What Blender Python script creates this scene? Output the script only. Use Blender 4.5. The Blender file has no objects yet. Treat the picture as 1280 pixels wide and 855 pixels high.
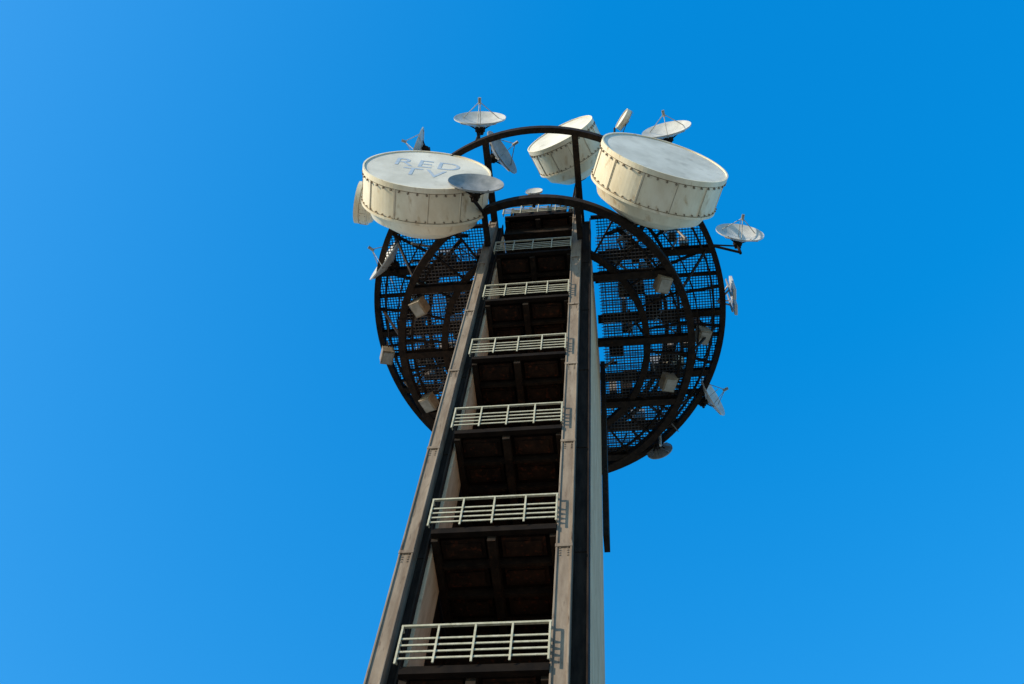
import bpy, math, random
from mathutils import Vector, Matrix
random.seed(7)
scene = bpy.context.scene

# ---------------------------------------------------------------- materials
def mat(name, c1, c2, rough=0.7, scale=2.0, metal=0.0, bump=0.0, stretch=(1,1,1), c3=None, detail=6, lo=0.38, hi=0.64, t3=.6, spec=.5):
    m = bpy.data.materials.new(name); m.use_nodes = True
    nt = m.node_tree; N = nt.nodes; L = nt.links
    b = N["Principled BSDF"]
    tc = N.new("ShaderNodeTexCoord"); mp = N.new("ShaderNodeMapping")
    mp.inputs["Scale"].default_value = stretch
    L.new(tc.outputs["Object"], mp.inputs["Vector"])
    nz = N.new("ShaderNodeTexNoise"); nz.inputs["Scale"].default_value = scale
    nz.inputs["Detail"].default_value = detail; nz.inputs["Roughness"].default_value = 0.65
    L.new(mp.outputs[0], nz.inputs["Vector"])
    cr = N.new("ShaderNodeValToRGB")
    cr.color_ramp.elements[0].position = lo; cr.color_ramp.elements[1].position = hi
    cr.color_ramp.elements[0].color = (*c1, 1); cr.color_ramp.elements[1].color = (*c2, 1)
    L.new(nz.outputs["Fac"], cr.inputs["Fac"])
    out = cr.outputs["Color"]
    if c3:
        n2 = N.new("ShaderNodeTexNoise"); n2.inputs["Scale"].default_value = scale*3.1
        n2.inputs["Detail"].default_value = 8
        L.new(mp.outputs[0], n2.inputs["Vector"])
        r2 = N.new("ShaderNodeValToRGB"); r2.color_ramp.elements[0].position = t3; r2.color_ramp.elements[1].position = t3+.14
        L.new(n2.outputs["Fac"], r2.inputs["Fac"])
        mx = N.new("ShaderNodeMixRGB"); mx.inputs["Color2"].default_value = (*c3, 1)
        L.new(r2.outputs["Color"], mx.inputs["Fac"]); L.new(out, mx.inputs["Color1"])
        out = mx.outputs["Color"]
    L.new(out, b.inputs["Base Color"])
    b.inputs["Roughness"].default_value = rough; b.inputs["Metallic"].default_value = metal
    b.inputs["Specular IOR Level"].default_value = spec
    if bump:
        bp = N.new("ShaderNodeBump"); bp.inputs["Strength"].default_value = bump; bp.inputs["Distance"].default_value = .03
        L.new(nz.outputs["Fac"], bp.inputs["Height"]); L.new(bp.outputs[0], b.inputs["Normal"])
    return m

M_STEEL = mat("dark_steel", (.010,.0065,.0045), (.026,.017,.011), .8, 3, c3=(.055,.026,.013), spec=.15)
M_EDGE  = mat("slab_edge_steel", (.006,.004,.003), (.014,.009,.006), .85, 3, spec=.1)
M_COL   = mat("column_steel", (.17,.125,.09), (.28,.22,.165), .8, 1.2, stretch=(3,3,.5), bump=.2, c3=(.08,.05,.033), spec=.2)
M_COLSHADE  = mat("column_shaded_steel", (.016,.010,.007), (.036,.024,.017), .85, 2, stretch=(3,3,.5), spec=.1)  # column steel with the shade of the recessed halves put into its colour
M_WALL  = mat("beige_concrete", (.50,.31,.185), (.64,.43,.27), .9, 1.5, stretch=(2,2,.35), bump=.3, c3=(.28,.16,.09), spec=.1)
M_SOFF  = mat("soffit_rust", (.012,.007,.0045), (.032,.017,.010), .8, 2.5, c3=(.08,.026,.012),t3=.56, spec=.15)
M_RAIL  = mat("rail_paint", (.36,.33,.22), (.50,.46,.34), .6, 6, c3=(.20,.16,.10))
M_DRUM  = mat("drum_cream_paint", (.72,.61,.43), (.86,.77,.59), .6, .8, stretch=(1.4,.6,1.1), c3=(.56,.42,.25), t3=.60, bump=.1, spec=.3)
M_SEAM  = mat("seam_grime", (.16,.10,.055), (.30,.21,.13), .8, 6, spec=.2)
M_FACE  = mat("radome_fabric", (.52,.49,.42), (.70,.66,.58), .75, .5, bump=.1, c3=(.44,.41,.35))
M_DISH  = mat("dish_paint", (.46,.44,.40), (.60,.58,.54), .45, 2)
M_DISHG = mat("dish_grey", (.18,.18,.17), (.30,.29,.28), .5, 2)
M_GALV  = mat("galvanised_steel", (.20,.19,.17), (.38,.36,.33), .45, 5, metal=.3)
M_GRAT  = mat("grating_steel", (.030,.023,.018), (.075,.06,.048), .6, 1.2)
M_LAMP  = mat("floodlight_housing", (.18,.13,.08), (.30,.24,.16), .5, 4, c3=(.09,.06,.04))
M_GLASS = mat("lamp_glass", (.24,.21,.16), (.36,.32,.26), .15, 3)
M_BLUE  = mat("faded_blue_paint", (.30,.39,.50), (.46,.50,.55), .8, 4)
M_GROUND= mat("ground_paving", (.38,.31,.23), (.54,.45,.34), .9, .15, bump=.2, c3=(.28,.24,.19))
M_PLAZA = mat("plaza_stone", (.38,.33,.26), (.50,.44,.36), .85, .8, bump=.2)

# ---------------------------------------------------------------- mesh builder
class MB:
    def __init__(s): s.v=[]; s.f=[]; s.m=[]; s.sm=[]
    def add(s, vs, fs, mi=0, smooth=False):
        o=len(s.v); s.v += [tuple(v) for v in vs]
        for f in fs: s.f.append([i+o for i in f]); s.m.append(mi); s.sm.append(smooth)
    def box(s, x0,x1,y0,y1,z0,z1, mi=0):
        vs=[(x,y,z) for x in (x0,x1) for y in (y0,y1) for z in (z0,z1)]
        s.add(vs,[(0,1,3,2),(4,6,7,5),(0,4,5,1),(2,3,7,6),(0,2,6,4),(1,5,7,3)],mi)
    def beam(s,p0,p1,w,h,mi=0,up=(0,0,1)):
        p0=Vector(p0);p1=Vector(p1);d=(p1-p0).normalized();u=Vector(up)
        if abs(d.dot(u))>.99:u=Vector((0,1,0))
        r=d.cross(u).normalized();u=r.cross(d)
        vs=[p+r*a*w/2+u*b*h/2 for p in(p0,p1) for a,b in((-1,-1),(1,-1),(1,1),(-1,1))]
        s.add(vs,[(3,2,1,0),(4,5,6,7),(0,1,5,4),(1,2,6,5),(2,3,7,6),(3,0,4,7)],mi)
    def ibeam(s,p0,p1,w,h,mi=0):
        p0=Vector(p0);p1=Vector(p1);t=.05
        up=Vector((0,0,1))
        s.beam(p0+up*(h/2-t/2),p1+up*(h/2-t/2),w,t,mi); s.beam(p0-up*(h/2-t/2),p1-up*(h/2-t/2),w,t,mi)
        s.beam(p0,p1,.05,h-2*t,mi)
    def tube(s,p0,p1,r,mi=0,n=8,r2=None):
        if r2 is None:r2=r
        p0=Vector(p0);p1=Vector(p1);d=(p1-p0).normalized()
        a=Vector((0,0,1)) if abs(d.z)<.9 else Vector((1,0,0))
        u=d.cross(a).normalized();w=d.cross(u)
        vs=[p+(u*math.cos(t*2*math.pi/n)+w*math.sin(t*2*math.pi/n))*rr for p,rr in((p0,r),(p1,r2)) for t in range(n)]
        fs=[(i,i+n,(i+1)%n+n,(i+1)%n) for i in range(n)]
        s.add(vs,fs,mi,True); s.add(vs[:n],[tuple(range(n))],mi); s.add(vs[n:],[tuple(range(n-1,-1,-1))],mi)
    def revolve(s,mtx,prof,mi=0,n=64,smooth=True):
        vs=[];k=len(prof)
        for i in range(n):
            t=2*math.pi*i/n
            for r,d in prof: vs.append(mtx@Vector((r*math.cos(t),r*math.sin(t),d)))
        fs=[]
        for i in range(n):
            j=(i+1)%n
            for q in range(k-1): fs.append((i*k+q,j*k+q,j*k+q+1,i*k+q+1))
        s.add(vs,fs,mi,smooth)
    def ring(s,cx,cy,z,rx,ry,w,h,mi=0,n=120,ymin=None):
        P=[]
        for i in range(n):
            t=2*math.pi*i/n+math.pi*1.5; c,sn=math.cos(t),math.sin(t)
            if ymin is not None and cy+ry*sn<ymin: continue
            P.append([(cx+(rx+dr)*c,cy+(ry+dr)*sn,z+dz) for dr,dz in((-w/2,-h/2),(w/2,-h/2),(w/2,h/2),(-w/2,h/2))])
        vs=[v for p in P for v in p];k=len(P);fs=[]
        for i in range(k if ymin is None else k-1):
            j=(i+1)%k
            for q in range(4):
                q2=(q+1)%4; fs.append((i*4+q,i*4+q2,j*4+q2,j*4+q))
        if ymin is not None: fs += [(0,1,2,3),(k*4-1,k*4-2,k*4-3,k*4-4)]
        s.add(vs,fs,mi)
    def obj(s,name,mats,parent=None,bevel=0):
        me=bpy.data.meshes.new(name); me.from_pydata(s.v,[],s.f)
        for m in mats: me.materials.append(m)
        for p,mi,sm in zip(me.polygons,s.m,s.sm): p.material_index=mi; p.use_smooth=sm
        me.update()
        import bmesh
        bm=bmesh.new();bm.from_mesh(me)
        bmesh.ops.recalc_face_normals(bm,faces=bm.faces);bm.to_mesh(me);bm.free()
        o=bpy.data.objects.new(name,me); scene.collection.objects.link(o)
        if parent:o.parent=parent
        if bevel:
            b=o.modifiers.new("Bevel","BEVEL");b.width=bevel;b.segments=2;b.limit_method='ANGLE'
        return o
def empty(name):
    o=bpy.data.objects.new(name,None);scene.collection.objects.link(o);return o

# ---------------------------------------------------------------- ground
g=MB(); g.add([(-3000,-3000,0),(3000,-3000,0),(3000,3000,0),(-3000,3000,0)],[(0,1,2,3)]); g.obj("ground",[M_GROUND])
g=MB()
for i in range(-8,8):
    for j in range(-8,8):
        g.box(i*1.8+.012,i*1.8+1.788,3.9+j*1.8+.012,3.9+j*1.8+1.788,.004,.12)
g.obj("plaza_pavement",[M_PLAZA])

# ---------------------------------------------------------------- tower
T=empty("telecommunications_tower")
TOP=45.0; ZB=45.0; ZL=41.8; H=4.66
LV=[17.9+H*k for k in range(-3,7)]      # mid height of the balcony rails
CX,CY=0.05,4.78
c=MB();cd=MB()
for x0,wf,wt in((-2.12,.34,.57),(1.55,.38,.73)):
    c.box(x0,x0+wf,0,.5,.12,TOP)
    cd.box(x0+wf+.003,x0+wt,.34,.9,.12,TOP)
    c.box(x0,x0+.045,-.035,-.001,.12,TOP); c.box(x0+wf-.045,x0+wf,-.035,-.001,.12,TOP)
    for z in LV:
        c.box(x0-.012,x0+wf+.012,-.047,.2,z-1.45,z-1.33)
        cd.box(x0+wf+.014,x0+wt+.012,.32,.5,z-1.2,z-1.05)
        for k in range(4):
            for xx in(x0+.1,x0+wf-.1):
                c.box(xx-.02,xx+.02,-.02,-.001,z-1.75+k*.09,z-1.71+k*.09)
    cd.box(x0+wt-.03,x0+wt+.015,.20,.338,.12,TOP)
c.obj("column_front_strips",[M_COL],T,.01); cd.obj("column_recessed_strips",[M_COLSHADE],T,.01)
w=MB()
z=.12
while z<44:
    z1=min(z+2.33-.02,44)
    for sx in(-1,1):
        xa,xb=(1.62,2.26) if sx>0 else (-2.10,-1.60)
        yy=.92
        for y1 in(2.9,4.95,7.0):
            w.box(xa,xb,yy,y1-.015,z,z1); yy=y1
    z=z1+.02
w.box(-1.545,-1.45,.4,1.55,.12,44)
w.obj("concrete_side_walls",[M_WALL],T,.012)
iw=MB()
iw.box(-1.597,-1.56,1.9,3.6,.12,44); iw.box(1.58,1.617,1.9,3.6,.12,44)
iw.box(-1.55,1.57,3.6,3.8,.12,44.4)
iw.box(-2.1,2.2,7.05,7.3,.12,44.4)
for z in LV:
    for k in range(3): iw.box(-1.5+k*1.03,-1.5+k*1.03+.9,3.54,3.598,z-3.9,z-1.3)
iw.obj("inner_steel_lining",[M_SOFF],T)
f=MB()
f.box(2.265,2.47,7.0,7.75,31.2,44.6); f.box(-2.47,-2.265,7.0,7.75,31.2,44.6)
f.obj("rear_cladding_fins",[M_STEEL],T,.01)
s=MB();r=MB()
for z in LV:
    zf=z-.56
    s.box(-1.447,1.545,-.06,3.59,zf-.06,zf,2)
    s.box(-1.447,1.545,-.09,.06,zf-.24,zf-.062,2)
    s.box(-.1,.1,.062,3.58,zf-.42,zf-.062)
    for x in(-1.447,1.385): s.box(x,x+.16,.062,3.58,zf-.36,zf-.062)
    for y in(.9,1.8,2.7,3.42):
        s.box(-1.285,-.102,y-.05,y+.05,zf-.3,zf-.062); s.box(.102,1.38,y-.05,y+.05,zf-.3,zf-.062)
    for xa in(-1.26,.2):
        for ya in(.2,1.05,1.95,2.8):
            s.box(xa,xa+1.06,ya,ya+.55,zf-.14,zf-.062,1); s.box(xa+.1,xa+.96,ya+.09,ya+.46,zf-.19,zf-.141,1)
    yr=-.15
    r.box(-1.57,1.57,yr-.03,yr+.03,z+.49,z+.545)
    for q in(.14,-.05,-.24,-.43): r.box(-1.56,1.56,yr-.012,yr+.012,z+q-.024,z+q+.024)
    for x in(-1.54,-.77,0,.77,1.54): r.box(x-.022,x+.022,yr-.04,yr-.014,z-.60,z+.49)
    for x in(-1.545,1.545):
        for q in(.5,.14,-.05,-.24,-.43): r.box(x-.015,x+.015,yr+.014,.0,z+q-.02,z+q+.02)
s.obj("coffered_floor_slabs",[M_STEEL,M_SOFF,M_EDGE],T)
r.obj("balcony_railings",[M_RAIL],T,.004)
hh=MB()
hh.box(-1.5,1.5,.5,6.6,44.5,45.6); hh.box(-1.15,1.15,.1,5.4,45.62,46.6)
for x in(-1.2,-.4,.4,1.2): hh.box(x-.05,x+.05,.0,.09,45.62,46.6)
for k in range(7):
    x=-1.3+k*.43; hh.tube((x,.3,45.6),(x+.1,.2,46.9+.5*(k%3)),.035)
hh.obj("head_house",[M_STEEL],T,.02)

rg=MB()
rg.ring(CX,CY,ZB,7.86,8.66,.24,.38); rg.ring(CX,CY,ZB-.12,7.45,8.25,.09,.12,ymin=0); rg.ring(CX,CY,ZB,5.9,6.6,.12,.25,ymin=.1)
rg.ring(CX,CY,ZL,6.2,6.62,.29,.40); rg.ring(CX,CY,ZL+.1,5.78,6.2,.08,.12,ymin=0); rg.ring(CX,CY,ZL+.1,4.35,4.7,.26,.3,ymin=.3)
rg.ring(CX,CY,ZL+1.3,6.6,7.1,.06,.06,ymin=0)
rg.ring(CX,CY,ZL+2.0,5.3,5.7,.16,.2,ymin=.3)
rg.obj("platform_ring_beams",[M_STEEL],T)
def ex(y,rx,ry):
    q=1-((y-CY)/ry)**2
    return rx*math.sqrt(q) if q>0 else 0
def ey(x,rx,ry):
    q=1-((x-CX)/rx)**2
    return ry*math.sqrt(q) if q>0 else 0
bm_=MB()
for x in(-1.9,1.9):
    e=ey(x,7.86,8.66); bm_.ibeam((x,CY-e,ZB-.01),(x,CY+e,ZB-.01),.26,.34)
    e=ey(x,6.2,6.62); bm_.ibeam((x,CY-e,ZL-.01),(x,-.04,ZL-.01),.22,.3); bm_.ibeam((x,7.8,ZL-.01),(x,CY+e,ZL-.01),.22,.3)
for y in(1.7,4.72,7.7,10.4):
    for sx in(-1,1):
        a=2.3
        bm_.ibeam((sx*a,y,ZL),(CX+sx*ex(y,6.2,6.62),y,ZL),.28,.34)
        bm_.ibeam((sx*a,y+.35,ZB),(CX+sx*ex(y+.35,7.86,8.66),y+.35,ZB),.28,.34)
for y in(.2,3.2,6.2,9.1,12):
    for sx in(-1,1):
        bm_.ibeam((sx*2.3,y,ZB+.02),(CX+sx*ex(y,7.86,8.66),y,ZB+.02),.14,.2)
bm_.ibeam((-1.9,12.2,ZB),(1.9,12.2,ZB),.12,.2)
for i in range(28):
    t=2*math.pi*(i+.5)/28;cc,ss=math.cos(t),math.sin(t)
    yb=CY+8.66*ss
    if yb>-1.0:
        bm_.beam((CX+5.9*cc,CY+6.6*ss,ZB-.05),(CX+7.86*cc,CY+8.66*ss,ZB-.05),.1,.14)
    if i%2==0 and yb>-1:
        bm_.beam((CX+6.2*cc,CY+6.62*ss,ZL+.1),(CX+7.6*cc,CY+8.3*ss,ZB-.1) ,.09,.09)
    if 2.3<abs(4.35*cc) or ss>.6:
        bm_.beam((CX+4.35*cc,CY+4.7*ss,ZL+.05),(CX+6.2*cc,CY+6.62*ss,ZL+.05),.07,.12)
for i in range(12):
    t=2*math.pi*(i+.25)/12;cc,ss=math.cos(t),math.sin(t)
    if abs(cc)*5.9>2.4: bm_.beam((CX+5.9*cc,CY+6.5*ss,ZL+.1),(CX+5.9*cc,CY+6.5*ss,ZB-.1),.1,.1)
bm_.obj("platform_beams",[M_STEEL],T)
gr=MB()
def spans(t,axis,rx,ry,ymin):
    out=[]
    if axis=='x':
        e=ey(t,rx,ry)
        if e<=0:return out
        a,b=CY-e,CY+e; a=max(a,ymin)
        if abs(t)<2.5: 
            if a<-.1: out.append((a,-.1))
            out.append((7.9,b))
        else: out.append((a,b))
    else:
        if t<ymin:return out
        e=ex(t,rx,ry)
        if e<=0:return out
        a,b=CX-e,CX+e
        if -.1<t<7.9: out+= [(a,-2.5),(2.5,b)]
        else: out.append((a,b))
    return [(p,q) for p,q in out if q-p>.05]
for (z,rx,ry,ymin,st,wd,mi) in((ZB+.2,7.8,8.6,.1,.13,.030,0),(ZL+.24,6.1,6.5,.0,.15,.022,1)):
    x=-rx
    while x<rx:
        for a,b in spans(x,'x',rx,ry,ymin): gr.box(x-wd/2,x+wd/2,a,b,z-.02,z+.02,mi)
        x+=st
    y=CY-ry
    while y<CY+ry:
        for a,b in spans(y,'y',rx,ry,ymin): gr.box(a,b,y-wd/2,y+wd/2,z-.018,z+.018,mi)
        y+=st
gr.obj("deck_grating",[M_STEEL,M_GRAT],T)
cl=MB()
for i in range(120):
    t=random.uniform(0,2*math.pi);q=random.uniform(.45,.93)
    x=CX+7.4*q*math.cos(t);y=CY+8.1*q*math.sin(t)
    if abs(x)<2.7 or y<.3:continue
    a,b,h=random.uniform(.1,.4),random.uniform(.1,.4),random.uniform(.3,1.0)
    cl.box(x-a,x+a,y-b,y+b,ZB+.25,ZB+.25+h,random.choice([0,0,1,2]))
for i in range(150):
    t=random.uniform(0,2*math.pi);q=random.uniform(.45,.95)
    x=CX+7.4*q*math.cos(t);y=CY+8.1*q*math.sin(t)
    if abs(x)<2.7 or y<.3:continue
    d=random.uniform(-1.0,1.0)
    x2,y2=x+random.uniform(-1,1),y+d
    if ((x2-CX)/7.8)**2+((y2-CY)/8.6)**2>1: continue
    cl.tube((x,y,ZB+.1),(x2,y2,ZB+random.uniform(-1.6,1.2)),random.choice([.025,.04,.06]),random.choice([0,0,2,2]))
for i in range(26):
    t=random.uniform(0,2*math.pi); t2=t+random.uniform(.2,.6)
    pts=[]
    for k in range(9):
        u=k/8;tt=t+(t2-t)*u
        pts.append((CX+7.3*math.cos(tt),CY+8.0*math.sin(tt),ZB-.15-.7*4*u*(1-u)*random.uniform(.9,1.0)))
    if min(p[1] for p in pts)<.2: continue
    for p,q in zip(pts,pts[1:]): cl.tube(p,q,.022,0,5)
cl.obj("deck_equipment",[M_STEEL,M_LAMP,M_GALV],T)

# ---------------------------------------------------------------- antennas
def frame(loc,n):
    n=Vector(n).normalized(); up=Vector((0,0,1)); x=up.cross(n).normalized(); y=n.cross(x)
    M=Matrix((x,y,n)).transposed().to_4x4(); M.translation=Vector(loc); return M
def drum(loc,n,R,L,att,text=None):
    E=empty("drum_antenna"); M=frame(loc,n)
    b=MB()
    b.revolve(M,[(R*.97,-.03),(R*.975,.05),(R,.05),(R,-.16),(R*.985,-.17),(R*.985,-L*.56),(R*1.0,-L*.56),(R*1.0,-L*.6),(R*.93,-L*.605),(R*.84,-L*.80),(R*.82,-L*.80),(R*.78,-L*.83),(R*.5,-L),(R*.001,-L-.02)],0,96,False)
    big=R>1.3
    nb=44 if big else 20
    for i in range(nb):
        t=2*math.pi*i/nb
        for d,s_ in((-.24,.045),(-L*.53,.032)):
            p=M@Vector((R*.985*math.cos(t),R*.985*math.sin(t),d)); q=M@Vector((R*1.010*math.cos(t),R*1.010*math.sin(t),d))
            b.tube(p,q,s_ if big else .015,1,6)
    ns=12 if big else 6
    for i in range(ns):
        t=2*math.pi*(i+.3)/ns
        for dt,mi,wd in((0,0,.05),(.022,1,.012)):
            p=M@Vector((R*.986*math.cos(t+dt),R*.986*math.sin(t+dt),-.18)); q=M@Vector((R*.986*math.cos(t+dt),R*.986*math.sin(t+dt),-L*.555))
            b.beam(p,q,wd,.02,mi)
    b.revolve(M,[(R*.988,-.172),(R*.988,-.195)],2,96,True); b.revolve(M,[(R*.988,-L*.55),(R*.988,-L*.558)],2,96,True)
    b.obj("shroud",[M_DRUM,M_LAMP,M_SEAM],E)
    fc=MB(); fc.revolve(M,[(R*.97,.0),(R*.002,.004)],0,96,True); fc.obj("radome_face",[M_FACE],E)
    mt=MB()
    bc=M@Vector((0,0,-L)); 
    for a in att:
        mt.tube(bc+Vector((0,0,-.1*R)),a,.035*R,0,10)
        mt.tube(M@Vector((0,-R*.6,-L*.85)),a,.025*R,0,8)
    mt.tube(bc,M@Vector((0,0,-L-.12*R)),.13*R,0,16)
    mt.obj("mount_frame",[M_STEEL],E)
    if text:
        cu=bpy.data.curves.new("lettering","FONT");cu.body=text;cu.size=R*.54;cu.align_x='CENTER';cu.align_y='CENTER';cu.extrude=.001
        cu.space_line=.85;cu.space_character=1.15
        o=bpy.data.objects.new("lettering",cu);scene.collection.objects.link(o);o.data.materials.append(M_BLUE)
        o.matrix_world=M@Matrix.Translation((-.1,.1,.012)); o.parent=E
    return E
def dish(loc,n,R,att,grey=False,feed=True,depth=.22,whip=0):
    E=empty("satellite_dish"); M=frame(loc,n)
    n_=Vector(n).normalized()
    D=R*depth*1.3
    prof=[];K=10
    for i in range(K+1):
        q=i/K; prof.append((R*max(q,.002),-D*(1-q*q)))
    mm=M_DISHG if grey else M_DISH
    b=MB(); b.revolve(M,prof,0,48,True)
    back=[(r_,d-.03) for r_,d in prof]; b.revolve(M,back,1,48,True)
    b.revolve(M,[(R,0),(R*1.02,.01),(R*1.02,-.045),(R,-.04)],1,48,False)
    for k in range(8):
        t=2*math.pi*k/8
        b.beam(M@Vector((R*.2*math.cos(t),R*.2*math.sin(t),-D-.05)),M@Vector((R*.97*math.cos(t),R*.97*math.sin(t),-.09)),.03,.05,1)
    b.obj("reflector",[mm,mm],E)
    m=MB()
    if feed:
        fp=M@Vector((0,0,R*.62))
        for k in range(3):
            t=2*math.pi*k/3+.5
            m.tube(M@Vector((R*.8*math.cos(t),R*.8*math.sin(t),-D*.36)),fp,.018,0,6)
        m.tube(M@Vector((0,0,R*.52)),M@Vector((0,0,R*.78)),.07,0,10)
    hub=M@Vector((0,0,-D-.02)); hb=M@Vector((0,0,-D-.3)); m.tube(hub,hb,R*.2,1,14)
    att=Vector(att)
    m.tube(hb+Vector((0,0,.35)),Vector((hb.x,hb.y,min(att.z,hb.z-.5))),.065,1,10)
    m.tube(Vector((hb.x,hb.y,min(att.z,hb.z-.5)+.1)),att,.06,1,8)
    m.tube(Vector((hb.x,hb.y,hb.z-.2)),att+Vector((0,0,.1)),.04,1,8)
    for k in(-1,1): m.tube(M@Vector((k*R*.5,-R*.2,-D*.7)),hb,.03,1,6)
    m.box(hb.x-.14,hb.x+.14,hb.y-.1,hb.y+.12,hb.z-.2,hb.z+.16,1)
    if whip: m.tube(hb,hb+n_*whip+Vector((0,0,.4)),.015,0,6)
    m.obj("mount",[M_GALV,M_STEEL],E)
    return E
A=1.6
drum((-4.08,-3.24,40.8+A),(.2,-1,0),2.60,2.5,[(-4.2,.4,ZB),(-3.2,.6,ZB)],"RED\nTV")
drum((5.52,-2.75,41.5+A),(.38,-1,0),2.65,2.6,[(4.4,1.0,ZB),(3,1.0,ZB)])
drum((.96,-1.93,50+A),(-.40,-1,0),1.75,2.3,[(1.4,1.2,46.6),(.9,2.2,46.6)])
drum((-8.08,-1.0,44.5+A),(-1,-.25,0),.95,.9,[(-6.2,.6,ZB)])
drum((3.98,-3.15,47+A),(-.8,-.6,0),.5,.25,[(3.5,-2.5,ZB)])
drum((-6.3,3.3,46.6),(-.9,-.4,0),.7,.6,[(-5.6,3.6,ZB)])
drum((5.9,8.6,46.4),(.9,.3,0),.8,.7,[(5.2,8.4,ZB)])
drum((-4.0,9.6,46.6),(-.3,1,0),.8,.7,[(-3.8,8.8,ZB)])
dish((-2.24,-4.18,45.2+A),(.1,-1,0),1.12,(-2.2,-3.4,ZB),whip=1.2)
dish((-1.5,-2.35,46+A),(.9,-.5,0),1.1,(-1.9,-2.0,ZB),grey=True)
dish((-1.86,-3.2,38.6+A),(.2,-1,0),1.06,(-1.9,-1.4,ZL),grey=True,feed=False)
dish((6.03,-2.02,49+A),(-.15,-1,0),1.15,(5.6,-.4,ZB+1))
dish((8.84,1.76,44.5+A),(.2,-1,0),1.05,(7.5,1.9,ZB),whip=1.0)
dish((-7.07,1.41,43.5+A),(-.74,-.68,0),1.15,(-6.5,2.2,ZB))
dish((7.41,9.44,43.5+A),(.87,-.49,0),1.0,(6.5,9.6,ZB),whip=.9)
dish((4.78,12.0,43+A),(.3,1,0),.62,(4.4,11.8,ZB),grey=True,feed=False)
dish((-6.06,-2.1,49.5+A),(-.8,-.4,0),.95,(-5.4,-.9,47.4))
dish((.15,-1.95,41+A),(0,-1,0),.34,(.15,-1.8,ZL),feed=False)
# upright mast carrying the high dishes above the right and left drums
ms=MB()
ms.tube((5.6,-.4,ZB),(5.6,-.4,50.4),.07); ms.tube((5.6,-.4,49.5),(6.0,-1.6,50.4),.05)
ms.tube((-5.4,-.9,ZB),(-5.4,-.9,51.2),.07); ms.tube((3.5,-2.5,ZB),(3.6,-2.6,49.2),.05)
ms.obj("antenna_masts",[M_STEEL],T)

for (x,y,z) in((8.3,4.0,45.1),(8.35,4.75,45.1)):
    E=empty("panel_antenna");m=MB()
    m.box(x,x+.14,y-.25,y+.25,z-.8,z+.8);m.obj("panel",[M_DISH],E,.02)
    m=MB();m.tube((x-.1,y,z-.9),(x-.1,y,z+1.0),.045);m.tube((x-.1,y,z-.2),(7.7,4.6,ZB),.045);m.tube((x-.1,y,z+.3),(7.7,4.6,ZB+.1),.035);m.obj("bracket",[M_GALV],E)
def flood(x,y,z,dx):
    E=empty("floodlight");m=MB()
    m.box(x-.27,x+.27,y-.33,y+.33,z-.32,z+.2)
    for k in range(5): m.box(x-.24+k*.11,x-.21+k*.11,y-.3,y+.3,z+.2,z+.3)
    m.box(x-.29,x+.29,y-.35,y+.35,z-.30,z-.25)
    o=m.obj("housing",[M_LAMP],E,.03)
    m=MB();m.box(x-.22,x+.22,y-.28,y+.28,z-.345,z-.325);m.obj("lens",[M_GLASS],E)
    m=MB();m.tube((x,y-.42,z),(x,y-.42,z+.5),.03);m.tube((x,y+.42,z),(x,y+.42,z+.5),.03);m.tube((x,y-.42,z+.5),(x,y+.42,z+.5),.03)
    m.tube((x,y,z+.5),(x+dx,y,z+.5),.035);m.obj("yoke",[M_STEEL],E)
    P=Vector((x,y,z)); a=Matrix.Rotation(math.radians(20 if dx>0 else -24),4,'Z')@Matrix.Rotation(math.radians(-16 if dx>0 else 14),4,'Y')
    E.matrix_world=Matrix.Translation(P)@a@Matrix.Translation(-P)
for x,y in((-5.07,2.4),(-5.3,7.0),(5.17,6.7),(5.12,2.1)): flood(x,y,ZL-.15,.6 if x>0 else -.6)
flood(-7.45,5.7,44.0,.8); flood(6.85,5.6,43.8,.6)

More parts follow.
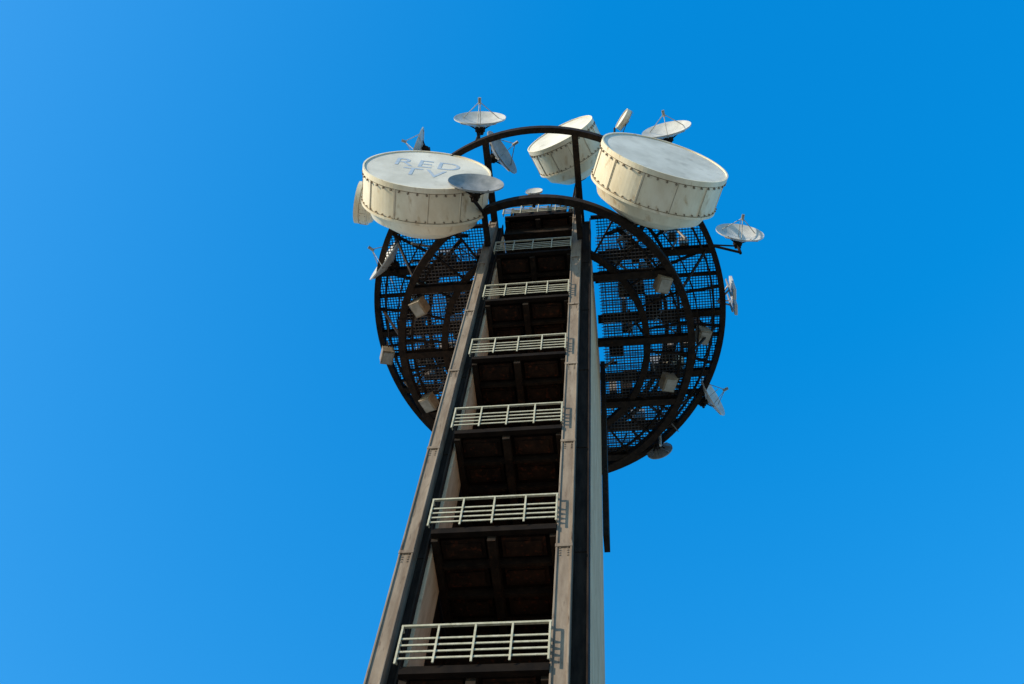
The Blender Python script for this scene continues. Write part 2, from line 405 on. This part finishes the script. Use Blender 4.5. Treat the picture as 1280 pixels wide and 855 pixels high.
# ---------------------------------------------------------------- sun + sky
SD=Vector((-.76,-.56,.30)).normalized()
el=math.asin(SD.z); rot=math.atan2(SD.x,SD.y)
sl=bpy.data.lights.new("sun","SUN");sl.energy=5;sl.angle=math.radians(.5);sl.color=(1,.86,.66)
so=bpy.data.objects.new("sun",sl);scene.collection.objects.link(so)
so.rotation_euler=SD.to_track_quat('Z','Y').to_euler();so.location=(-50,-30,90)
W=bpy.data.worlds.new("World");scene.world=W;W.use_nodes=True
nt=W.node_tree;bg=nt.nodes["Background"]
sk=nt.nodes.new("ShaderNodeTexSky");sk.sky_type='NISHITA';sk.sun_disc=False
sk.sun_elevation=el;sk.sun_rotation=rot;sk.dust_density=.6;sk.ozone_density=2.5;sk.air_density=1.0
hs=nt.nodes.new("ShaderNodeHueSaturation");hs.inputs["Saturation"].default_value=1.35
nt.links.new(sk.outputs[0],hs.inputs["Color"])
gm=nt.nodes.new("ShaderNodeGamma");gm.inputs["Gamma"].default_value=.62
nt.links.new(hs.outputs[0],gm.inputs["Color"])
sp=nt.nodes.new("ShaderNodeSeparateColor");nt.links.new(gm.outputs[0],sp.inputs[0])
cb=nt.nodes.new("ShaderNodeCombineColor")
def mth(op,a,b):
    n=nt.nodes.new("ShaderNodeMath");n.operation=op;nt.links.new(a,n.inputs[0]);n.inputs[1].default_value=b;return n.outputs[0]
nt.links.new(mth('MAXIMUM',mth('MULTIPLY',mth('SUBTRACT',sp.outputs[0],.17),1.7),.01),cb.inputs[0])
nt.links.new(mth('MULTIPLY',sp.outputs[1],2.5),cb.inputs[1])
nt.links.new(mth('MULTIPLY',mth('POWER',sp.outputs[2],.72),4.0),cb.inputs[2])
nt.links.new(cb.outputs[0],bg.inputs["Color"])
bg.inputs["Strength"].default_value=.15

# ---------------------------------------------------------------- camera
Zw=Vector((.06924,.43,-.90016)).normalized()
Xw=Vector((.992,.0636,.1068)); Xw=(Xw-Zw*Xw.dot(Zw)).normalized(); Yw=Zw.cross(Xw)
cam=bpy.data.cameras.new("camera");co=bpy.data.objects.new("camera",cam);scene.collection.objects.link(co)
Mx=Matrix((Xw,Yw,Zw)).to_4x4(); Mx.translation=(3.4,-14.43,1.6); co.matrix_world=Mx
cam.lens=36.56;cam.sensor_width=36;cam.clip_end=10000
scene.camera=co
scene.view_settings.view_transform='Standard';scene.view_settings.look='None';scene.view_settings.exposure=0
